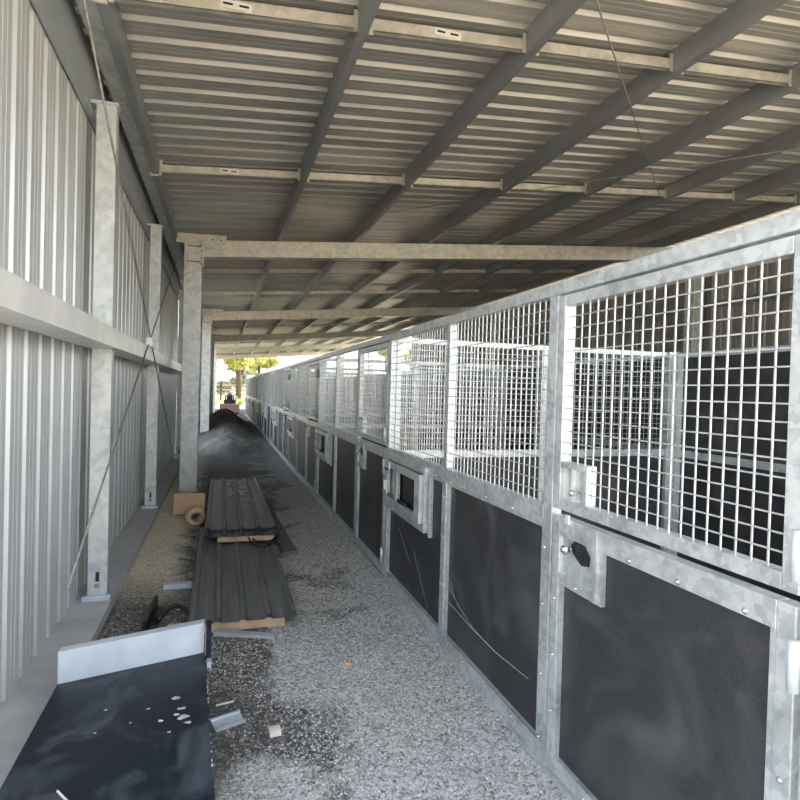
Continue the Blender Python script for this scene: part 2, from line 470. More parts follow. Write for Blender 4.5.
# bridging strips between purlins
rows = [3.88, 6.85]
for by in BAYS[1:-1]: rows += [by + 3.05, by + 6.1]
rb = MB()
for j, ry in enumerate(rows):
    for k in range(len(PX) - 1):
        xa = PX[k] + .032 if k else -.695
        xb = PX[k + 1] - .047
        za, zb = roof_z(xa) + .045, roof_z(xb) + .045
        h = .088
        m = MB()
        yo = -.012 * 0
        def strip(ya, yb, lo, hi, xa=xa, xb=xb):
            m.poly([(xa, ya, roof_z(xa) + .045 + lo), (xb, ya, roof_z(xb) + .045 + lo), (xb, yb, roof_z(xb) + .045 + lo), (xa, yb, roof_z(xa) + .045 + lo),
                    (xa, ya, roof_z(xa) + .045 + hi), (xb, ya, roof_z(xb) + .045 + hi), (xb, yb, roof_z(xb) + .045 + hi), (xa, yb, roof_z(xa) + .045 + hi)],
                   [(3, 2, 1, 0), (4, 5, 6, 7), (0, 1, 5, 4), (1, 2, 6, 5), (2, 3, 7, 6), (3, 0, 4, 7)])
        strip(ry, ry + .004, 0, h); strip(ry, ry + .04, 0, .004); strip(ry, ry + .04, h - .004, h)
        lab = 'pale bridging strut in row %s from the camera, in the %s gap from the left' % (ORD[j], ORD[k])
        t = tag(m.build('bridging_strut', M_BEAM), lab, 'strut', 'bridging struts between the purlins')
        if j < 2:
            # end bracket and adjuster slot
            c = MB(); c.box(xa - .0, xa + .028, ry - .012, ry - .001, za - .035, za + h + .045).build('end_bracket', M_BEAM, t)
            c = MB(); c.box(xb - .03, xb, ry - .012, ry - .001, roof_z(xb) + .02, roof_z(xb) + .165).build('end_bracket', M_BEAM, t)
            if k == 0 or (k == 1 and j == 0):
                xm = xa + .48 * (xb - xa); zm = roof_z(xm) + .045
                c = MB(); c.box(xm - .1, xm + .1, ry - .008, ry - .001, zm + .02, zm + .07).build('adjuster_plate', M_GIRT, t)
                for xo in (-.08, .02): MB().box(xm + xo, xm + xo + .06, ry - .0095, ry - .0081, zm + .038, zm + .052).build('slot', M_HOLE, t)
        if k == 0 and j < 2:
            c = MB().box(-.79, -.70, ry - .014, ry - .002, za - .05, za + .12); br = c.build('wall_bracket', M_GIRT, t)
            for bx, bz in ((-.77, .08), (-.72, .08), (-.72, -.02)):
                MB().box(bx - .009, bx + .009, ry - .0155, ry - .0141, za + bz - .01, za + bz + .01).build('bolt_hole', M_HOLE, br)

# diagonal roof bracing cables
def cable(pts, r_, lab):
    m = MB(); m.path(pts, r_, 6)
    return tag(m.build('brace_cable', M_WIREBLK, smooth=True), lab, 'cable', 'bracing cables')
cable([(.20, 1.2, roof_z(.20) - .02), (8.8, 9.6, roof_z(8.8) - .02)], .006, 'thin steel cable slanting steeply across the roof above the stalls')
cable([(7.2, 4.15, roof_z(7.2) - .02), (4.45, 6.2, roof_z(4.45) - .02), (2.2, 7.85, roof_z(2.2) - .02)], .005, 'thin steel cable running nearly level across the purlins at right')

# ------------------------------------------------------------------ left wall
KX = -.73
tag(MB().box(-1.10, KX, 2.2, 47, -.1, .10).build('trim_left', M_CONC, bevel=.006), kind='structure')
for ya, yb in ((2.2, 14.45), (18.2, 31.5)):      # unseen gap between the lengths, added to let light into the aisle
    c = MB(); prof = rib_profile(ya, yb, .25, .028, .03, .018); n = len(prof)
    c.poly([(-.985 - h, p, .10) for p, h in prof] + [(-.985 - h, p, 4.16) for p, h in prof], [(i, i + 1, n + i + 1, n + i) for i in range(n - 1)])
    tag(c.build('wall_left', M_CLAD), kind='structure')
# eave channel: broad flat grey girder above the cladding
e = MB(); e.box(-.975, -.965, 2.2, 31.5, 3.64, 4.13); e.box(-.965, -.925, 2.2, 31.5, 3.64, 3.65)
tag(e.build('eave_girder', M_SMOOTH), 'broad smooth grey steel girder along the top of the left wall', 'girder')
e = MB(); e.csec(-.90, -.785, 4.02, 4.135, 2.2, 47, .005, .02, -1)
tag(e.build('eave_purlin', M_COL), 'pale steel channel running along the eave beside the roof edge', 'purlin')
# lower wall girt, one length
e = MB(); e.csec(-.925, -.715, 1.94, 2.07, 2.2, 14.45, .004, .03, -1)
tag(e.build('wall_girt', M_GIRT), 'bright horizontal steel rail half way up the left wall', 'rail')
# wall posts
wy = [4.66, 7.97, 13.2, 22.3, 26.4]
for k, py in enumerate(wy):
    lab = ['nearest bluish steel wall post at the left edge', 'second wall post, where the two bracing rods cross', 'wall post hidden just behind the front left column'][k] if k < 3 else '%s steel wall post down the left wall' % ORD[k]
    t = empty('wall_post', (-.835, py, .10), lab, 'post', 'posts of the left wall')
    m = MB()
    for za, zb in (((.0, 1.838), (1.972, 3.60)) if k < 3 else ((0, 3.60),)):
        m.box(-.065, .065, 0, .004, za, zb); m.box(-.065, -.061, .004, .10, za, zb); m.box(.061, .065, .004, .10, za, zb)
        m.box(-.061, -.041, .096, .10, za, zb); m.box(.041, .061, .096, .10, za, zb)
    m.build('channel', M_COL, t)
    if k < 3:
        MB().box(-.095, .095, -.05, .0, -.0, .035).build('base_bracket', M_WHITESTEEL, t, bevel=.003)
        MB().box(-.012, .012, -.0052, -.0002, .13, .20).build('slot', M_HOLE, t)
        MB().tube((0, -.012, .10), (0, -.0002, .10), .018, 6).build('bolt', M_STEEL, t)
        MB().box(-.105, .08, -.012, .09, 3.60, 3.625).build('top_bracket', M_WHITESTEEL, t)
def rod(a, b, lab):
    t = tag(MB().tube(a, b, .007, 8).build('brace_rod', M_WIREBLK, smooth=True), lab, 'rod', 'crossing bracing rods on the left wall')
    return t
ra = rod((-.695, 3.2, 3.62), (-.695, 9.64, .62), 'steel bracing rod falling away from upper left to lower right on the left wall')
rb_ = rod((-.707, 9.60, 3.60), (-.707, 3.2, .66), 'steel bracing rod rising from lower left up to the front left column')
MB().tube((-.695, 8.9, .965), (-.695, 9.2, .825), .013, 8).build('turnbuckle', M_STEEL, ra)
MB().tube((-.707, 4.4, 1.211), (-.707, 4.75, 1.372), .013, 8).build('turnbuckle', M_STEEL, rb_)
MB().box(-.73, -.68, 6.3, 6.42, 2.07, 2.16).build('cross_clip', M_WHITESTEEL, ra)

# far right wall
c = MB(); prof = rib_profile(2.0, 29.0, .25, .03, .05, .02); n = len(prof)
c.poly([(9.75 + h, p, -.08) for p, h in prof] + [(9.75 + h, p, 4.95) for p, h in prof], [(i, i + 1, n + i + 1, n + i) for i in range(n - 1)])
tag(c.build('wall_right', mat('wall_sheet_right', (.30, .29, .26), (.40, .38, .34), .5, .3, 2)), kind='structure')
for k, zz in enumerate((2.6, 3.6)):
    e = MB(); e.csec(9.66, 9.745, zz, zz + .12, 2.0, 29, .004, .02, -1)
    tag(e.build('wall_rail', M_PUR), '%s horizontal rail on the far right wall, seen above the stalls' % ('lower', 'upper')[k], 'rail')

# ------------------------------------------------------------------ stalls
SX = 1.42
PER = 3.84
YH = [1.04 + PER * k for k in range(9)]
def wire_mesh(y0, y1, z0, z1, x, name, parent, step=.0525, ax='y'):
    m = MB()
    wv, wh = .0023, .0022
    ny = max(1, round((y1 - y0) / step)); nz = max(1, round((z1 - z0) / step))
    for i in range(1, ny):
        y = y0 + (y1 - y0) * i / ny
        if ax == 'y': m.box(x - wv, x + wv, y - wv, y + wv, z0, z1)
        else: m.box(y - wv, y + wv, x - wv, x + wv, z0, z1)
    for i in range(1, nz):
        z = z0 + (z1 - z0) * i / nz
        xx = x - .0055
        if ax == 'y': m.box(xx - wh, xx + wh, y0 - .03, y1 + .03, z - wh, z + wh)
        else: m.box(y0 - .01, y1 + .01, xx - wh, xx + wh, z - wh, z + wh)
    return m.build(name, M_WIRE, parent)
def frame_rect(m, y0, y1, z0, z1, w_, x0, x1):
    m.box(x0, x1, y0, y0 + w_, z0, z1); m.box(x0, x1, y1 - w_, y1, z0, z1)
    m.box(x0, x1, y0 + w_, y1 - w_, z0, z0 + w_); m.box(x0, x1, y0 + w_, y1 - w_, z1 - w_, z1)
def screw(y, z, parent, x=0.0, r_=.009):
    return MB().tube((x, y, z), (x - .004, y, z), r_, 10, r_ * .7).ball((x - .004, y, z), r_ * .6, 8, 5, .6, 1, 1).build('screw', M_STEEL, parent, smooth=True)

proto = empty('stall_front', (SX, YH[0], 0), 'x', 'stable stall', 'stall fronts along the right of the aisle')
f = MB()
DP = .05
f.box(0, DP, -.032, .032, -.03, 2.135)
f.build('hinge_post', M_G, proto, bevel=.004)
MB().box(0, DP, 1.195, 1.265, -.03, 2.135).build('latch_post', M_G, proto, bevel=.004)
MB().box(-.004, DP + .004, -.033, PER - .034, 2.136, 2.19).build('top_rail', M_G, proto, bevel=.004)
MB().box(.0, DP, 1.266, PER - .033, 1.10, 1.19).build('middle_rail', M_G, proto, bevel=.003)
f = MB(); f.box(-.004, DP + .004, .033, PER - .033, -.03, .030); f.box(0, DP, 1.266, PER - .033, .030, .085)
f.build('bottom_rail', M_G, proto, bevel=.003)
f = MB(); f.box(0, DP, 2.445, 2.515, .086, 1.099)
f.build('lower_mullion', M_G, proto, bevel=.003)
MB().box(0.001, DP, 2.455, 2.51, 1.191, 2.135).build('upper_mullion', M_G, proto, bevel=.003)
for ya, yb in ((1.266, 2.444), (2.516, PER - .033)):   # slim inner lips that clamp the boards
    f = MB(); frame_rect(f, ya, yb, .086, 1.099, .014, .006, .03)
    f.build('clamp_strip', M_G, proto)
MB().box(.031, .045, 1.27, 2.44, .105, 1.095).build('rubber_board', M_RUB, proto)
MB().box(.031, .045, 2.52, PER - .04, .105, 1.095).build('rubber_board', M_RUB, proto)
wire_mesh(1.266, 2.454, 1.191, 2.135, .012, 'wire_mesh', proto)
wire_mesh(2.511, PER - .033, 1.191, 2.135, .012, 'wire_mesh', proto)
# lower door
f = MB()
ld0, ld1 = .05, 1.18
f.box(-.002, .045, ld0, ld0 + .055, .05, 1.165); f.box(-.002, .045, ld1 - .055, ld1, .05, 1.165)
f.box(-.002, .045, ld0 + .055, ld1 - .055, 1.085, 1.165); f.box(-.002, .045, ld0 + .055, ld1 - .055, .05, .115)
# block of frame bars round the lower latch (far top corner of the door)
b0, b1, bz0, bz1 = .855, 1.125, .875, 1.085
f.box(-.002, .045, b0, b1, bz0, bz0 + .05); f.box(-.002, .045, b0, b0 + .05, bz0 + .05, bz1)
lower = f.build('lower_door', M_G, proto, bevel=.003)
for ya, yb, za, zb in ((b0 - .022, b0, bz0, bz1), (ld1 - .072, ld1 - .055, .115, bz0), (ld0 + .055, ld0 + .072, .115, 1.085)):
    MB().box(.0, .02, ya, yb, za, zb).build('clamp_strip', M_G, lower)
MB().box(-.010, -.003, b0 + .004, b0 + .024, bz0 + .004, 1.16).build('raised_bar', M_G, lower)
MB().box(.022, .036, ld0 + .05, ld1 - .05, .11, 1.09).build('rubber_board', M_RUB, lower)
pl = MB().box(.010, .016, b0 + .05, b1, bz0 + .05, bz1).build('latch_plate', M_G, lower)
# keyhole-shaped opening: rounded left, cut corners
cy, cz = .975, 1.038
hole = [(cy + .075, cz + .025), (cy + .045, cz + .05), (cy - .02, cz + .04), (cy - .055, cz + .005), (cy - .05, cz - .035), (cy - .0, cz - .045), (cy + .03, cz - .03), (cy + .06, cz - .01)]
q = MB(); q.extr([(.0, a, b_) for a, b_ in hole], (.007, 0, 0), (.0098, 0, 0)); q.build('latch_opening', M_HOLE, lower)
q = MB(); q.tube((.006, cy + .055, cz + .01), (-.022, cy + .055, cz + .01), .008, 10); q.ball((-.034, cy + .055, cz + .01), .021, 14, 10); q.build('door_knob', M_STEEL, lower, smooth=True)
MB().box(-.012, -.0025, 1.05, 1.075, 1.145, 1.185).build('catch_pin', M_GIRT, lower)
# upper door
u0, u1, uz0, uz1 = .045, 1.185, 1.195, 2.126
f = MB(); wd = .05
f.box(-.002, .045, u0, u0 + wd, uz0, uz1); f.box(-.002, .045, u1 - wd, u1, uz0, uz1)
f.box(-.002, .045, u0 + wd, u1 - wd, uz0, uz0 + .048); f.box(-.002, .045, u0 + wd, u1 - wd, uz1 - .048, uz1)
f.box(-.002, .045, .945, .965, uz0 + .048, 1.405); f.box(-.002, .045, .965, u1 - wd, 1.38, 1.405)
upper = f.build('upper_door', M_G, proto, bevel=.003)
MB().box(.02, .026, .965, u1 - wd, uz0 + .048, 1.38).build('latch_plate', M_G, upper)
MB().box(.003, .0195, 1.045, 1.06, uz0 + .048, 1.38).build('latch_guide', M_GIRT, upper)
q = MB(); q.tube((.0195, 1.02, 1.285), (-.012, 1.02, 1.285), .006, 8); q.ball((-.018, 1.02, 1.285), .014, 12, 8); q.build('door_knob', M_STEEL, upper, smooth=True)
m = MB()
wv, wh = .0023, .0022
ny = 20; nz = 17
for i in range(1, ny):
    yy = u0 + wd + (u1 - u0 - 2 * wd) * i / ny
    za = uz0 + .048 if yy < .945 else 1.405
    m.box(.012 - wv, .012 + wv, yy - wv, yy + wv, za, uz1 - .048)
for i in range(1, nz):
    zz = uz0 + .048 + (uz1 - uz0 - .096) * i / nz
    yb = (u1 - wd + .02) if zz > 1.405 else .95
    m.box(.0065 - wh, .0065 + wh, u0 + wd - .02, yb, zz - wh, zz + wh)
m.build('wire_mesh', M_WIRE, upper)
# hinges on the near post
for zz in (.22, 1.02, 1.30, 1.92):
    MB().tube((-.018, .041, zz - .065), (-.018, .041, zz + .065), .015, 10).build('hinge', M_WHITESTEEL, proto, smooth=True)
# feed hatch
h0, h1, hz0, hz1 = 2.80, PER - .045, .68, 1.145
f = MB(); frame_rect(f, h0, h1, hz0, hz1, .045, -.022, .028)
hatch = f.build('feed_hatch', M_G, proto, bevel=.003)
f = MB(); frame_rect(f, h0 + .05, h1 - .05, hz0 + .055, hz1 - .055, .055, -.046, -.012)
f.box(-.046, -.012, h1 - .39, h1 - .33, hz0 + .11, hz1 - .11)
f.box(-.046, -.012, h0 + .105, h0 + .16, hz0 + .11, hz1 - .11)
f.build('swing_frame', M_G, hatch, bevel=.003)
MB().box(.002, .008, h1 - .30, h1 - .10, hz0 + .10, hz1 - .10).build('latch_plate', M_G, hatch)
MB().box(.010, .02, h0 + .10, h1 - .36, hz0 + .10, hz1 - .10).build('opening', M_HOLE, hatch)
MB().box(-.052, -.0465, h1 - .19, h1 - .035, 0.975, 1.085).build('label_plate', M_WHITESTEEL, hatch)
MB().box(-.0535, -.0521, h1 - .15, h1 - .07, 1.01, 1.03).build('slot', M_HOLE, hatch)
q = MB(); q.box(-.066, -.0465, h1 - .10, h1 - .075, .84, .92); q.build('handle', M_GIRT, hatch, bevel=.003)
q = MB(); q.tube((-.030, h1 - .12, .80), (-.026, h1 - .60, .80), .015, 8); q.build('bolt_bar', M_DARK, hatch, smooth=True)
MB().box(.0, .029, h0 - .055, h0 - .022, hz0 - .02, 1.098).build('hatch_stile', M_G, proto, bevel=.003)
# screws on the frame
for zz in (.13, .42, .74, 1.0):
    for yy in (1.245, 2.462, 2.497): screw(yy, zz, proto)
for yy in (1.55, 1.85, 2.15, 2.36, 2.7, 2.64): screw(yy, 1.115, proto)
for yy in (1.5, 1.8, 2.1, 2.4, 2.8, 3.1, 3.4, 3.7): screw(yy, .082, proto)
for yy in (.2, .45, .68): screw(yy, 1.10, lower, -.002, .011)
for zz in (.95, .99): pass
for yy, zz in ((b0 + .028, .96), (b0 + .14, .893), (ld1 - .028, .3), (ld1 - .028, .55), (ld1 - .028, .80), (.9, .08), (.6, .08), (.3, .08), (ld0 + .028, .3), (ld0 + .028, .7)): screw(yy, zz, lower, -.002)

stalls = [proto]
for k in range(1, 8 + 1):
    stalls.append(copy_tree(proto, None, ('screw', 'slot', 'door_knob', 'catch_pin', 'label_plate', 'clamp_strip') if k > 3 else ()))
LAB = ['nearest stall front, its door with ball knob running out of frame at right',
       'second nearest galvanised stall front, with the feed hatch right before the big board'] 
for k, s in enumerate(stalls):
    s.location = (SX, YH[k], 0)
    s['label'] = ('nearest galvanised stall front, with big scratched rubber board and knobbed door at right' if k == 0 else
                  ('last galvanised stall front at the bright far end of the row' if k == 8 else
                   '%s galvanised stall front from the camera along the aisle, mesh above rubber boards' % ORD[k]))
# end post of the row
tag(MB().box(SX, SX + .05, YH[-1] + PER - .032, YH[-1] + PER + .032, -.07, 2.19).build('end_post', M_G), 'galvanised post closing the far end of the stall row', 'post')
# scratches on individual boards of the nearest stall (their own marks)
def scratch(parent, x, pts, w_):
    m = MB()
    for (a, b_), ww in zip(zip(pts[:-1], pts[1:]), w_):
        dy, dz = b_[0] - a[0], b_[1] - a[1]; L_ = math.hypot(dy, dz); ny_, nz_ = -dz / L_ * ww / 2, dy / L_ * ww / 2
        m.extr([(0, a[0] + ny_, a[1] + nz_), (0, b_[0] + ny_ * .6, b_[1] + nz_ * .6), (0, b_[0] - ny_ * .6, b_[1] - nz_ * .6), (0, a[0] - ny_, a[1] - nz_)], (x - .0012, 0, 0), (x - .0002, 0, 0))
    return m.build('scratch', M_SCR, parent)
scratch(stalls[0], .031, [(2.42, .32), (2.10, .30), (1.75, .29), (1.40, .315)], (.007, .012, .006))
scratch(stalls[0], .031, [(2.42, .42), (2.25, .35), (2.05, .31)], (.004, .005))
scratch(stalls[0], .031, [(2.43, .48), (2.32, .38), (2.18, .33)], (.003, .003))
scratch(stalls[0], .031, [(3.55, .55), (3.3, .38), (3.2, .34)], (.004, .003))
scratch(stalls[0], .031, [(3.15, .46), (2.95, .26), (2.8, .13)], (.004, .003))

# partitions between stalls
def partition_parts(t):
    L0, L1 = .055, 3.06
    for za, zb in ((2.115, 2.165), (1.095, 1.165), (0, .07)):
        MB().box(L0, 2.979, -.022, .022, za, zb).build('rail', M_G, t, bevel=.003)
    for xa, xb in ((1.51, 1.575), (L0, L0 + .05)):
        for za, zb in ((.071, 1.094), (1.166, 2.114)):
            MB().box(xa, xb, -.022, .022, za, zb).build('stile', M_G, t, bevel=.003)
    m = MB(); m.box(2.98, 3.135, -.05, .05, -.06, 2.17); m.build('corner_post', M_G, t, bevel=.004)
    MB().box(L0 + .05, 1.51, -.008, .008, .07, 1.095).build('rubber_board', M_RUB, t)
    MB().box(1.575, 2.98, -.008, .008, .07, 1.095).build('rubber_board', M_RUB, t)
    wire_mesh(L0 + .05, 1.51, 1.166, 2.114, -.012, 'wire_mesh', t, .0525, 'x')
    wire_mesh(1.575, 2.98, 1.166, 2.114, -.012, 'wire_mesh', t, .0525, 'x')
p0 = empty('stall_partition', (SX, YH[1], 0), 'x', 'partition', 'mesh partitions between stalls')
partition_parts(p0)
parts_ = [p0] + [copy_tree(p0) for k in range(2, 9)]
for k, p in enumerate(parts_):
    p.location = (SX, YH[k + 1] , 0)
    p['label'] = 'white steel partition behind the %s stall from the camera, mesh over rubber' % ORD[k]
def back_parts(t):
    for za, zb in ((2.11, 2.165), (1.095, 1.165), (0, .07)):
        MB().box(3.08, 3.13, .055, PER - .055, za, zb).build('rail', M_G, t, bevel=.003)
    for a in (.055, 1.9, PER - .115):
        for za, zb in ((.071, 1.094), (1.166, 2.109)):
            MB().box(3.08, 3.13, a, a + .06, za, zb).build('stile', M_G, t, bevel=.003)
    MB().box(3.10, 3.115, .11, PER - .11, .07, 1.095).build('rubber_board', M_RUB, t)
    MB().box(3.10, 3.115, .11, PER - .11, 1.165, 2.11).build('rubber_board', M_RUB, t)
b0_ = empty('stall_back_wall', (SX, YH[0], 0), 'x', 'partition', 'solid back walls of the stalls')
back_parts(b0_)
for k in range(9):
    p = b0_ if k == 0 else copy_tree(b0_)
    p.location = (SX, YH[k], 0)
    p['label'] = 'solid black rubber back wall framed in steel inside the %s stall from the camera' % ORD[k]

# ------------------------------------------------------------------ stacked roofing sheets
def sheet_mesh(x0, x1, y0, y1, zf, ribs=5, h=.026, top=.022, sl=.014, th=.0012):
    wdt = x1 - x0; pr = []
    pitch = (wdt - .05) / (ribs - 1)
    for i in range(ribs):
        c_ = .025 + pitch * i
        pr += [(c_ - top / 2 - sl, 0), (c_ - top / 2, h), (c_ + top / 2, h), (c_ + top / 2 + sl, 0)]
        if i < ribs - 1: 
            for kk in (.38, .62): pr += [(c_ + pitch * kk - .004, 0), (c_ + pitch * kk, .003), (c_ + pitch * kk + .004, 0)]
    prof = [(p, z) for p, z in pr] + [(p, z - th) for p, z in reversed(pr)]
    m = MB(); n = len(prof)
    v = [(x0 + p, y0, zf(y0) + z) for p, z in prof] + [(x0 + p, y1, zf(y1) + z) for p, z in prof]
    k_ = len(pr)
    fcs = [(i, (i + 1) % n, n + (i + 1) % n, n + i) for i in range(n)]
    for i in range(k_ - 1):
        fcs.append((i, n - 1 - i, n - 2 - i, i + 1)); fcs.append((n + i, n + i + 1, n + n - 2 - i, n + n - 1 - i))
    return m.poly(v, fcs)
for k in range(4):
    o = sheet_mesh(-.185 + .003 * k, .545 + .003 * k, 4.07 + .004 * k, 6.75, lambda y: .075 + .003 * k).build('roofing_sheet', M_SHEET)
    tag(o, '%s charcoal ribbed roofing sheet of the lower stack on the timber' % ('topmost', 'second', 'third', 'bottom')[3 - k], 'roofing sheet', 'lower stack of charcoal roofing sheets')
for k in range(6):
    zz = .172 + .004 * k + (.022 if k > 2 else 0)
    yy0 = 6.02 + .006 * k + (.12 if k > 2 else 0)
    o = sheet_mesh(-.135 + .002 * k, .585 + .002 * k, yy0, 9.5 - .01 * k, lambda y, zz=zz: zz).build('roofing_sheet', M_SHEET)
    tag(o, '%s charcoal ribbed roofing sheet of the upper rear stack' % ('bottom', 'fifth', 'fourth', 'third', 'second', 'topmost')[k], 'roofing sheet', 'upper stack of charcoal roofing sheets')
def timber(x0, x1, y0, y1, z0, z1, lab, m_=None, rz=0):
    cx, cy_ = (x0 + x1) / 2, (y0 + y1) / 2
    o = MB().box(x0 - cx, x1 - cx, y0 - cy_, y1 - cy_, 0, z1 - z0).build('timber_batten', m_ or M_WOOD, bevel=.003)
    o.location = (cx, cy_, z0); o.rotation_euler.z = rz
    return tag(o, lab, 'timber')
timber(-.17, .47, 4.10, 4.19, .002, .073, 'pale timber batten under the near end of the lower roofing sheets')
timber(-.31, -.19, 4.08, 4.16, .002, .065, 'short timber block end poking out left of the roofing sheets')
timber(-.16, .52, 6.5, 6.6, .004, .073, 'hidden batten under the far end of the lower roofing sheets')
timber(.0, .56, 6.03, 6.11, .115, .165, 'pale batten between the lower and upper roofing sheet stacks')
timber(-.12, .56, 9.0, 9.1, .01, .17, 'timber bearer under the far end of the upper roofing sheets')
timber(-.12, .56, 7.6, 7.7, .01, .168, 'timber bearer under the middle of the upper roofing sheets')
timber(.60, .75, 5.85, 7.6, .0, .035, 'weathered plank with a bare end lying right of the roofing sheets', M_OLDWOOD, radians(2))
timber(.60, .74, 7.75, 8.6, .0, .03, 'farther dusty plank lying right of the upper stack', M_OLDWOOD, radians(-2))
# black strap hanging from the upper stack
q = MB(); q.path([(.28 + .02, 5.99, .165)] + [(.30 + .24 * t_, 5.97 - .17 * sin(pi * t_ * .9), .135 - .03 * sin(pi * t_)) for t_ in [i / 12 for i in range(1, 13)]] + [(.60, 6.02, .16)], .009, 6)
q.path([(.34, 5.99, .15)] + [(.36 + .17 * t_, 5.96 - .10 * sin(pi * t_), .128) for t_ in [i / 10 for i in range(1, 11)]] + [(.57, 6.0, .15)], .008, 6)
tag(q.build('rubber_strap', M_DARK, smooth=True), 'black looped strap lying over the lower sheets below the upper stack', 'strap')
# plastic/dust flecks lying on the upper sheet
q = MB()
for i in range(60):
    x = random.choice((.055, .225, .40, .14, .31)) + random.gauss(0, .022); yv = random.uniform(7.6, 9.3); r_ = random.uniform(.010, .032)
    q.ball((x, yv, .2155 + (.004)), r_, 6, 4, 1, 1.6, .15)
tag(q.build('dust_flecks', M_CHIP1), 'white flecks scattered on the upper roofing sheets', 'debris', kind='stuff')

# cardboard and tape roll at the column foot
o = MB().box(-.01, .365, 0, .012, 0, .26).build('cardboard_sheet', M_CARD); o.location = (-.53, 7.72, .055); o.rotation_euler = (radians(-14), 0, radians(1))
tag(o, 'tan cardboard piece leaning at the foot of the front left column', 'cardboard')
q = MB(); N_ = 28
ro_, ri_, wd_ = .105, .062, .14
vv = []; ff = []
for a in range(N_):
    c_, s_ = cos(2 * pi * a / N_), sin(2 * pi * a / N_)
    vv += [(ro_ * c_, 0, ro_ * s_), (ro_ * c_, wd_, ro_ * s_), (ri_ * c_, wd_, ri_ * s_), (ri_ * c_, 0, ri_ * s_)]
for a in range(N_):
    b_ = (a + 1) % N_
    for k in range(4): ff.append((4 * a + k, 4 * a + (k + 1) % 4, 4 * b_ + (k + 1) % 4, 4 * b_ + k))
q.poly(vv, ff); o = q.build('tape_roll', M_TAPE, smooth=False); o.location = (-.25, 7.28, .115); o.rotation_euler = (0, 0, radians(14))
tag(o, 'round tan roll standing beside the cardboard and the roofing sheets', 'roll')
# dark scrap between column and sheets
for k, (a, b_) in enumerate([((-.165, 7.6, .05), (-.165, 8.9, .14)), ((-.22, 8.35, .06), (-.22, 8.9, .33)), ((-.19, 8.1, .03), (-.25, 8.7, .18))]):
    o = MB().tube(a, b_, .014, 6).build('steel_bar', M_WIREBLK)
    tag(o, ('long dark bar lying against the left edge of the upper sheets', 'dark bar tilted up between column and upper sheets', 'short dark bar behind the tape roll')[k], 'bar')

# loose pieces on the left of the sheets
o = MB().csec(-.028, .028, 0, .04, -.11, .11, .003, .008, 1).build('steel_offcut', M_WHITESTEEL); o.location = (-.30, 5.02, .02); o.rotation_euler = (0, 0, radians(88))
tag(o, 'short pale steel channel lying left of the lower roofing sheets', 'steel offcut')
o = MB().box(-.035, .035, -.04, .04, 0, .06).build('wood_block', M_OLDWOOD, bevel=.004); o.location = (-.225, 5.3, .01)
tag(o, 'small grey wood block against the left edge of the lower sheets', 'block')
q = MB(); pth = []
q.box(-.012, .012, 0, .50, 0, .09); q.box(.012, .07, 0, .50, 0, .006)
o = q.build('black_angle', M_DARK); o.location = (-.455, 4.14, .012); o.rotation_euler = (0, 0, radians(-3))
tag(o, 'black angle section standing on edge on the gravel near the kerb', 'angle bar')
q = MB(); q.path([(-.38 + .23 * t_, 4.22 + .17 * sin(pi * (t_ * .9 + .08)), .055 + .05 * sin(pi * t_)) for t_ in [i / 14 for i in range(15)]], .016, 8)
tag(q.build('black_hose', M_DARK, smooth=True), 'curved black hose arching beside the short timber block', 'hose')
o = MB().csec(-.025, .025, 0, .03, -.21, .21, .003, .006, 1).build('steel_offcut', M_SMOOTH); o.location = (.19, 3.985, .0); o.rotation_euler = (0, 0, radians(67))
tag(o, 'slim grey channel lying in front of the pale timber batten', 'steel offcut')
q = MB(); q.box(-.075, .075, -.04, .04, 0, .004); q.box(-.075, .075, -.044, -.04, 0, .028); q.box(-.075, .075, .03, .04, .004, .012)
o = q.build('steel_offcut', M_WHITESTEEL); o.location = (.07, 2.975, .006); o.rotation_euler = (radians(18), 0, radians(20))
tag(o, 'bright pale blue channel offcut on gravel beside the black panel', 'steel offcut')
q = MB(); N_ = 14
q.extr([(0, .028 * cos(pi * a / N_), .028 * sin(pi * a / N_)) for a in range(N_ + 1)] + [(0, .025 * cos(pi * a / N_), .025 * sin(pi * a / N_)) for a in range(N_, -1, -1)], (-.028, 0, 0), (.028, 0, 0))
o = q.build('pipe_offcut', mat('dusty_white_plastic', (.62, .60, .56), (.75, .68, .60), .6, 0, 30)); o.location = (.285, 2.83, .004); o.rotation_euler = (radians(0), 0, radians(8)); o.scale = (1, 1.35, 1)
tag(o, 'small curved whitish pipe offcut lying alone on the gravel', 'pipe offcut')
o = MB().extr([(0, -.006, 0), (0, .006, 0), (0, 0, .008)], (0, 0, 0), (.09, .012, .004)).build('splinter', M_CHIP1); o.location = (.012, 3.14, .006)
tag(o, 'thin pale splinter beside the edge of the black panel', 'splinter')
o = MB().ball((0, 0, 0), .02, 8, 5, 1.3, .8, .5).build('orange_stone', mat('orange_stone', (.70, .40, .20), (.8, .5, .28), .8, 0, 20)); o.location = (.78, 3.42, .012)
tag(o, 'small orange stone on the pale gravel in mid aisle', 'stone')

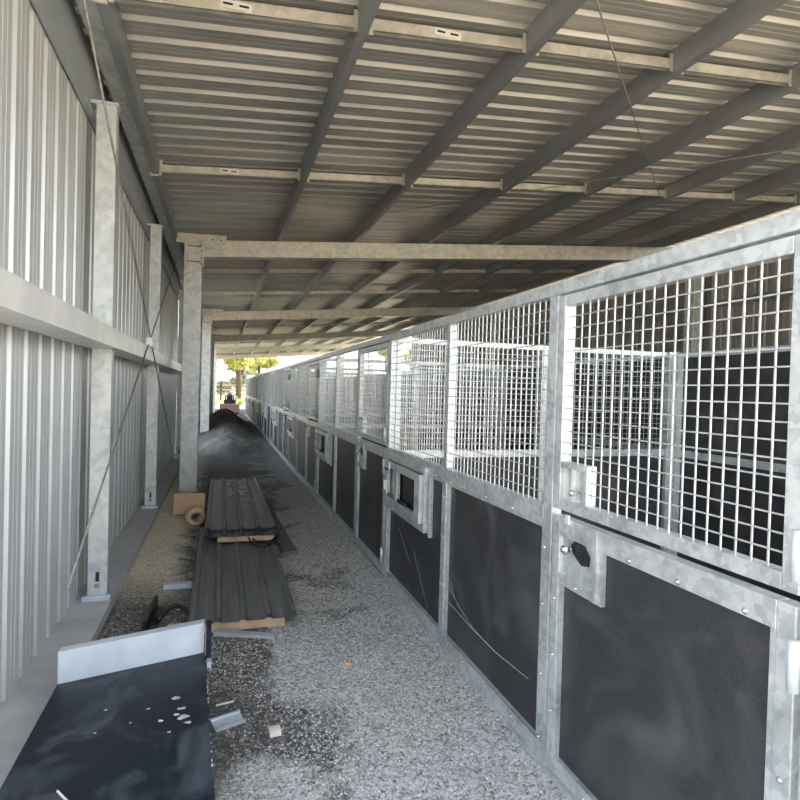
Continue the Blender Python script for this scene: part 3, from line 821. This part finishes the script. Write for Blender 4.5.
# foreground black panel with silver upstand
t = empty('panel_crate', (-.05, 3.13, 0), 'big black topped steel panel at lower left with pale silver upturned edge', 'panel')
def Pz(x): return .300 + (x + .044) * .10
q = MB()
A = [(-.72, 3.10), (-.044, 3.135), (.045, 1.30), (-.72, 1.28)]
v = [(x + .05, y - 3.13, Pz(x)) for x, y in A] + [(x + .05, y - 3.13, Pz(x) - .018) for x, y in A]
q.poly(v, [(0, 1, 2, 3), (7, 6, 5, 4)] + [(i, 4 + i, 4 + (i + 1) % 4, (i + 1) % 4) for i in range(4)])
q.build('top_board', M_RUB2, t)
q = MB()
v = [(x + .05 + (.012 if i in (0, 3) else -.012), y - 3.13, Pz(x) - .019) for i, (x, y) in enumerate(A)] + [(x + .05 + (.012 if i in (0, 3) else -.012), y - 3.13, .004) for i, (x, y) in enumerate(A)]
q.poly(v, [(0, 1, 2, 3), (7, 6, 5, 4)] + [(i, 4 + i, 4 + (i + 1) % 4, (i + 1) % 4) for i in range(4)])
q.build('body', M_DARK, t)
# upstand: tall silver face at the far edge with a folded top lip
q = MB()
def up(x0, x1, y0, dy, z0, z1):
    v = []
    for yy in (0, dy):
        for x, zz in ((x0, z0), (x1, z0), (x1, z1), (x0, z1)):
            v.append((x + .05, (3.10 + (x + .72) * .052) + y0 + yy - 3.13, Pz(x) + zz))
    q.poly(v, [(0, 1, 2, 3), (7, 6, 5, 4), (0, 4, 5, 1), (1, 5, 6, 2), (2, 6, 7, 3), (3, 7, 4, 0)])
up(-.72, -.055, 0.002, .003, -.30 + .26, .155)
up(-.72, -.055, 0.006, .05, .150, .155)
q.build('upstand', M_WHITESTEEL, t)
q = MB(); q.box(.0, .006, -.045, .045, .305, .455); q.build('end_flange', M_OLDWOOD, t)
q = MB(); q.box(.007, .030, -.05, .05, .265, .45); q.build('end_stop', M_RUB2, t)
q = MB(); q.box(.008, .034, -.10, -.052, .262, .292); q.build('tube_end', M_WHITESTEEL, t); 
q = MB()   # ragged pale edge strip along the right side
for i in range(60):
    yy = -.11 - i * .028; xx = .0 + .05 + ((-.044) + (-(yy)) * .0485) + .002
    r_ = random.uniform(.003, .006)
    q.ball((xx - .004, yy, Pz(0) - .004 + random.uniform(-.006, .003)), r_, 5, 4, .8, 2.6, .8)
q.build('ragged_edge', M_CHIP2, t)
# stone chips and dirt heaps lying on the board
q = MB()
spots = [(-.13, 2.62, .016), (-.15, 2.58, .012), (-.12, 2.55, .02), (-.16, 2.72, .02), (-.21, 2.56, .012), (-.27, 2.68, .007), (-.10, 2.50, .014), (-.33, 2.60, .006), (-.45, 2.75, .008), (-.46, 2.58, .006), (-.17, 2.46, .008)]
for (x, yy, r_) in spots:
    k = len(q.v); q.ball((x, yy, Pz(x) + .0005), r_, 6, 3, 1.1, .7, .4)
    for j in range(k, len(q.v)):
        a = Vector(q.v[j]); q.v[j] = tuple(a + Vector((random.uniform(-1, 1), random.uniform(-1, 1), 0)) * r_ * .38)
tag(q.build('stone_chips', M_CHIP2), 'stone chips lying loose on the big black panel', 'chips', kind='stuff')
o = MB().poly([(-.72, 2.18, .275), (-.50, 2.18, .297), (-.28, 1.85, .318), (-.28, 1.32, .318), (-.72, 1.32, .275)] + [(-.72, 2.18, .267), (-.50, 2.18, .289), (-.28, 1.85, .310), (-.28, 1.32, .310), (-.72, 1.32, .267)],
              [(0, 1, 2, 3, 4), (9, 8, 7, 6, 5)] + [(i, 5 + i, 5 + (i + 1) % 5, (i + 1) % 5) for i in range(5)]).build('loose_board', mat('brown_black_board', (.03, .026, .026), (.05, .044, .042), .5, 0, 4))
tag(o, 'dark brown board with a thin silver edge at the very lower left corner', 'board')
q = MB(); q.tube((-.50, 2.18, .299), (-.28, 1.85, .320), .004, 5); q.tube((-.28, 1.85, .32), (-.28, 1.4, .32), .004, 5); q.build('edge_trim', M_WHITESTEEL, o)

# ------------------------------------------------------------------ gravel chips
def chips(name, m_, N_, rfun, cond, lab):
    q = MB(); cnt = 0
    while cnt < N_:
        yy = 1.6 + (random.random() ** 1.6) * 8.5
        x = random.uniform(-.7, 1.40)
        if not cond(x, yy): continue
        if -.19 < x < .56 and yy > 4.05 and yy < 9.5: continue
        if x < .06 and yy < 3.2: continue
        cnt += 1
        r_ = rfun(); z = gz(x, yy) + r_ * .25
        a = random.random() * 6.28; e1 = Vector((cos(a), sin(a), random.uniform(-.3, .3))) * r_; e2 = Vector((-sin(a), cos(a), random.uniform(-.3, .3))) * r_ * random.uniform(.5, .9); e3 = Vector((random.uniform(-.3, .3), random.uniform(-.3, .3), 1)) * r_ * .5
        c_ = Vector((x, yy, z))
        p = [c_ + e1, c_ + e2 * random.uniform(.6, 1.1), c_ - e1 * random.uniform(.7, 1), c_ - e2, c_ + e3, c_ - e3]
        q.poly(p, [(0, 1, 4), (1, 2, 4), (2, 3, 4), (3, 0, 4), (1, 0, 5), (2, 1, 5), (3, 2, 5), (0, 3, 5)])
    tag(q.build(name, m_), lab, 'gravel', kind='stuff')
def palezone(x, y):
    v = x * .95 - .3 + (.43 - .055 * y) + 1.1 * noise.noise(Vector((x * 1.5, y * 1.5, 0)))
    pr = .12 + .88 * sm(-.1, .6, v)
    if (x - .48) ** 2 / .06 + (y - 3.38) ** 2 / .17 < 1: pr = 1
    return random.random() < pr
chips('gravel_chips', M_CHIP1, 15000, lambda: random.choice((.0045, .0055, .007, .009)) * random.uniform(.7, 1.2), palezone, 'pale crushed gravel chips strewn along the aisle')
chips('gravel_chips', M_CHIP2, 9000, lambda: .0075 * random.uniform(.6, 1.6), lambda x, y: x > -.25 or y < 4.6, 'darker grey gravel chips scattered over the aisle floor')
m = MB()
zA, zB = roof_z(-.9), roof_z(9.9)
m.poly([(x, y, z) for y in (46.72, 46.73) for x, z in ((-.9, zA - .02), (9.9, zB - .02), (9.9, zB + .2), (-.9, zA + .2))], [(0, 1, 2, 3), (7, 6, 5, 4), (0, 4, 5, 1), (1, 5, 6, 2), (2, 6, 7, 3), (3, 7, 4, 0)])
tag(m.build('trim_far', M_BEAM), kind='structure')

# ------------------------------------------------------------------ beyond the far end
M_LEAF1 = mat('backlit_leaf', (.36, .34, .08), (.56, .52, .18), .6, 0, 2)
M_LEAF2 = mat('green_leaf', (.17, .20, .09), (.32, .34, .17), .6, 0, 2)
for mm in (M_LEAF1, M_LEAF2):
    b = mm.node_tree.nodes['Principled BSDF']
    tr = mm.node_tree.nodes.new('ShaderNodeBsdfTranslucent'); mxs = mm.node_tree.nodes.new('ShaderNodeMixShader')
    mxs.inputs[0].default_value = .5
    src = b.inputs['Base Color'].links[0].from_socket
    mm.node_tree.links.new(src, tr.inputs[0]); mm.node_tree.links.new(b.outputs[0], mxs.inputs[1]); mm.node_tree.links.new(tr.outputs[0], mxs.inputs[2])
    out = [n_ for n_ in mm.node_tree.nodes if n_.type == 'OUTPUT_MATERIAL'][0]
    mm.node_tree.links.new(mxs.outputs[0], out.inputs[0])
M_BARK = mat('bark', (.06, .04, .035), (.11, .075, .06), .9, 0, 4, .5, 20, stretch=(1, 1, .2))
def foliage(parent, blobs, n_, m_, s_=.16):
    q = MB()
    for (c_, rr, rz_) in blobs:
        c_ = Vector(c_)
        for i in range(n_):
            dd = Vector((random.gauss(0, 1), random.gauss(0, 1), random.gauss(0, 1))).normalized() * random.uniform(.45, 1) 
            p = c_ + Vector((dd.x * rr, dd.y * rr, dd.z * rz_))
            u = Vector((random.gauss(0, 1), random.gauss(0, 1), random.gauss(0, 1))).normalized(); v_ = u.orthogonal().normalized()
            s2 = s_ * random.uniform(.6, 1.3)
            q.poly([p - u * s2, p + v_ * s2 * .45, p + u * s2, p - v_ * s2 * .45], [(0, 1, 2, 3)])
    return q.build('foliage', m_, parent)
def tree(x, y, h, r_, lab, m_, fork=False, n_=420, blobs=9, low=.45):
    t = empty('tree', (x, y, -.07), lab, 'tree')
    q = MB(); q.path([(0, 0, 0), (.05, 0, h * .2), (.0, 0, h * .42), (-.1, 0, h * .7)], r_, 8)
    if fork: q.path([(.03, 0, h * .30), (.5, 0, h * .42), (1.1, .1, h * .62)], r_ * .6, 8)
    q.build('trunk', M_BARK, t, smooth=True)
    bl = []
    for i in range(blobs):
        a = random.random() * 6.28; rr = random.uniform(.1, .34) * h
        bl.append(((cos(a) * rr, sin(a) * rr, h * random.uniform(low, .92)), h * .17, h * .12))
    foliage(t, bl, n_ * 2, m_, .22)
    return t
tree(1.75, 63, 9, .30, 'forked brown tree trunk seen through the far opening of the shed', M_LEAF1, True, 500, 12, .5)
tree(-2.5, 76, 8, .22, 'leafy yellow green tree behind the fence, left of the forked tree', M_LEAF1, n_=420, low=.25)
tree(6.5, 106, 8, .25, 'sunlit tree right of the forked trunk above the stall row', M_LEAF1, n_=420, low=.3)
tree(17, 108, 7.5, .25, 'hazy green tree far right of the opening', M_LEAF2, n_=300, low=.3)
tree(2.5, 95, 9, .25, 'distant green tree directly behind the forked trunk', M_LEAF2, n_=300, low=.15)
tree(-8, 90, 9, .25, 'distant tree at the left of the opening', M_LEAF2, n_=300, low=.2)
tree(20, 60, 9, .25, 'yellow green tree seen through the mesh beyond the open right side', M_LEAF1, n_=500, low=.2)
tree(25, 52, 9, .25, 'second yellow green tree beyond the open right side', M_LEAF1, n_=500, low=.2)
tree(31, 78, 9, .25, 'third tree beyond the open right side, farther off', M_LEAF2, n_=400, low=.2)
# hedge and fence
t = empty('hedge', (0, 66, -.07), 'low yellow green bush beside the machine, beyond the shed', 'bush')
foliage(t, [((-1.5, -10, .45), 1.0, .6), ((-.6, -12, .35), .6, .45), ((1.9, -9, .3), .5, .35)], 500, M_LEAF1, .09)
t = empty('rail_fence', (0, 70, -.07), 'pale rail fence with dark posts behind the machine', 'fence')
q = MB()
for z in (.7, 1.25, 1.8): q.box(-14, 14, -.03, .03, z, z + .18)
q.build('rail', mat('fence_rail', (.34, .22, .17), (.44, .30, .24), .8), t)
for i in range(-6, 7): MB().box(i * 2.2 - .1, i * 2.2 + .1, -.12, -.03, 0, 2.3).build('fence_post', M_BARK, t)
t = empty('farm_shed', (9, 84, -.07), 'low pale farm shed beyond the fence, its roof just above the stalls', 'shed')
MB().box(-5, 6, 0, 6, 0, 2.5).build('wall', mat('shed_wall', (.6, .6, .58), (.7, .7, .68), .7), t)
MB().poly([(-5.4, -.4, 2.5), (6.4, -.4, 2.5), (6.4, 3, 3.4), (-5.4, 3, 3.4), (6.4, 6.4, 2.5), (-5.4, 6.4, 2.5), (-5.4, -.4, 2.4), (6.4, -.4, 2.4), (6.4, 6.4, 2.4), (-5.4, 6.4, 2.4)],
          [(0, 1, 2, 3), (3, 2, 4, 5), (0, 6, 7, 1), (4, 8, 9, 5), (1, 7, 8, 4, 2), (0, 3, 5, 9, 6), (6, 9, 8, 7)]).build('roof', mat('shed_roof', (.8, .8, .8), (.9, .9, .9), .6), t)
# small loader
t = empty('skid_loader', (.55, 38.5, -.07), 'small loader with brown bucket parked on the aisle at the far opening', 'loader')
M_RUST = mat('bucket_paint', (.24, .15, .11), (.34, .22, .16), .7)
q = MB(); pr = [(0, -.95, .10), (0, -.98, .60), (0, -.60, .66), (0, -.42, .45), (0, -.45, .12)]
q.extr(pr, (-.60, 0, 0), (.60, 0, 0)); q.build('bucket', M_RUST, t)
q = MB(); q.box(-.36, .36, -.25, .95, .35, .90); q.box(-.30, .30, .2, .95, .90, 1.18); q.build('body', M_DARK, t, bevel=.04)
for sx in (-.46, .46):
    for yy in (-.02, .66): MB().tube((sx - .10, yy, .27), (sx + .10, yy, .27), .27, 18).build('wheel', M_DARK, t, smooth=False)
    q = MB(); q.path([(sx * .95, .85, 1.05), (sx * .95, .2, 1.12), (sx * .95, -.38, .78), (sx * .95, -.55, .50)], .05, 6); q.build('lift_arm', M_GIRT, t)
q = MB(); q.tube((-.2, .1, .9), (-.2, .05, 1.36), .03, 6); q.tube((.2, .1, .9), (.2, .05, 1.36), .03, 6); q.tube((-.22, .05, 1.36), (.22, .05, 1.36), .03, 6); q.build('control_frame', M_GIRT, t)
q = MB(); q.tube((0, .5, 1.18), (0, .5, 1.40), .14, 12); q.build('air_filter', M_RUST, t)
# light-coloured ground gear seen past the loader
for k, (x, y_, w2) in enumerate([(2.6, 50, .9), (3.4, 54, 1.1)]):
    o = MB().box(-w2, w2, -.4, .4, 0, .25).box(-w2 * .9, w2 * .7, -.35, .35, .25, .42).build('sheet_pile', M_GIRT); o.location = (x, y_, -.07)
    tag(o, ('near', 'far')[k] + ' low pale pile of sheets on the ground right of the loader', 'pile')
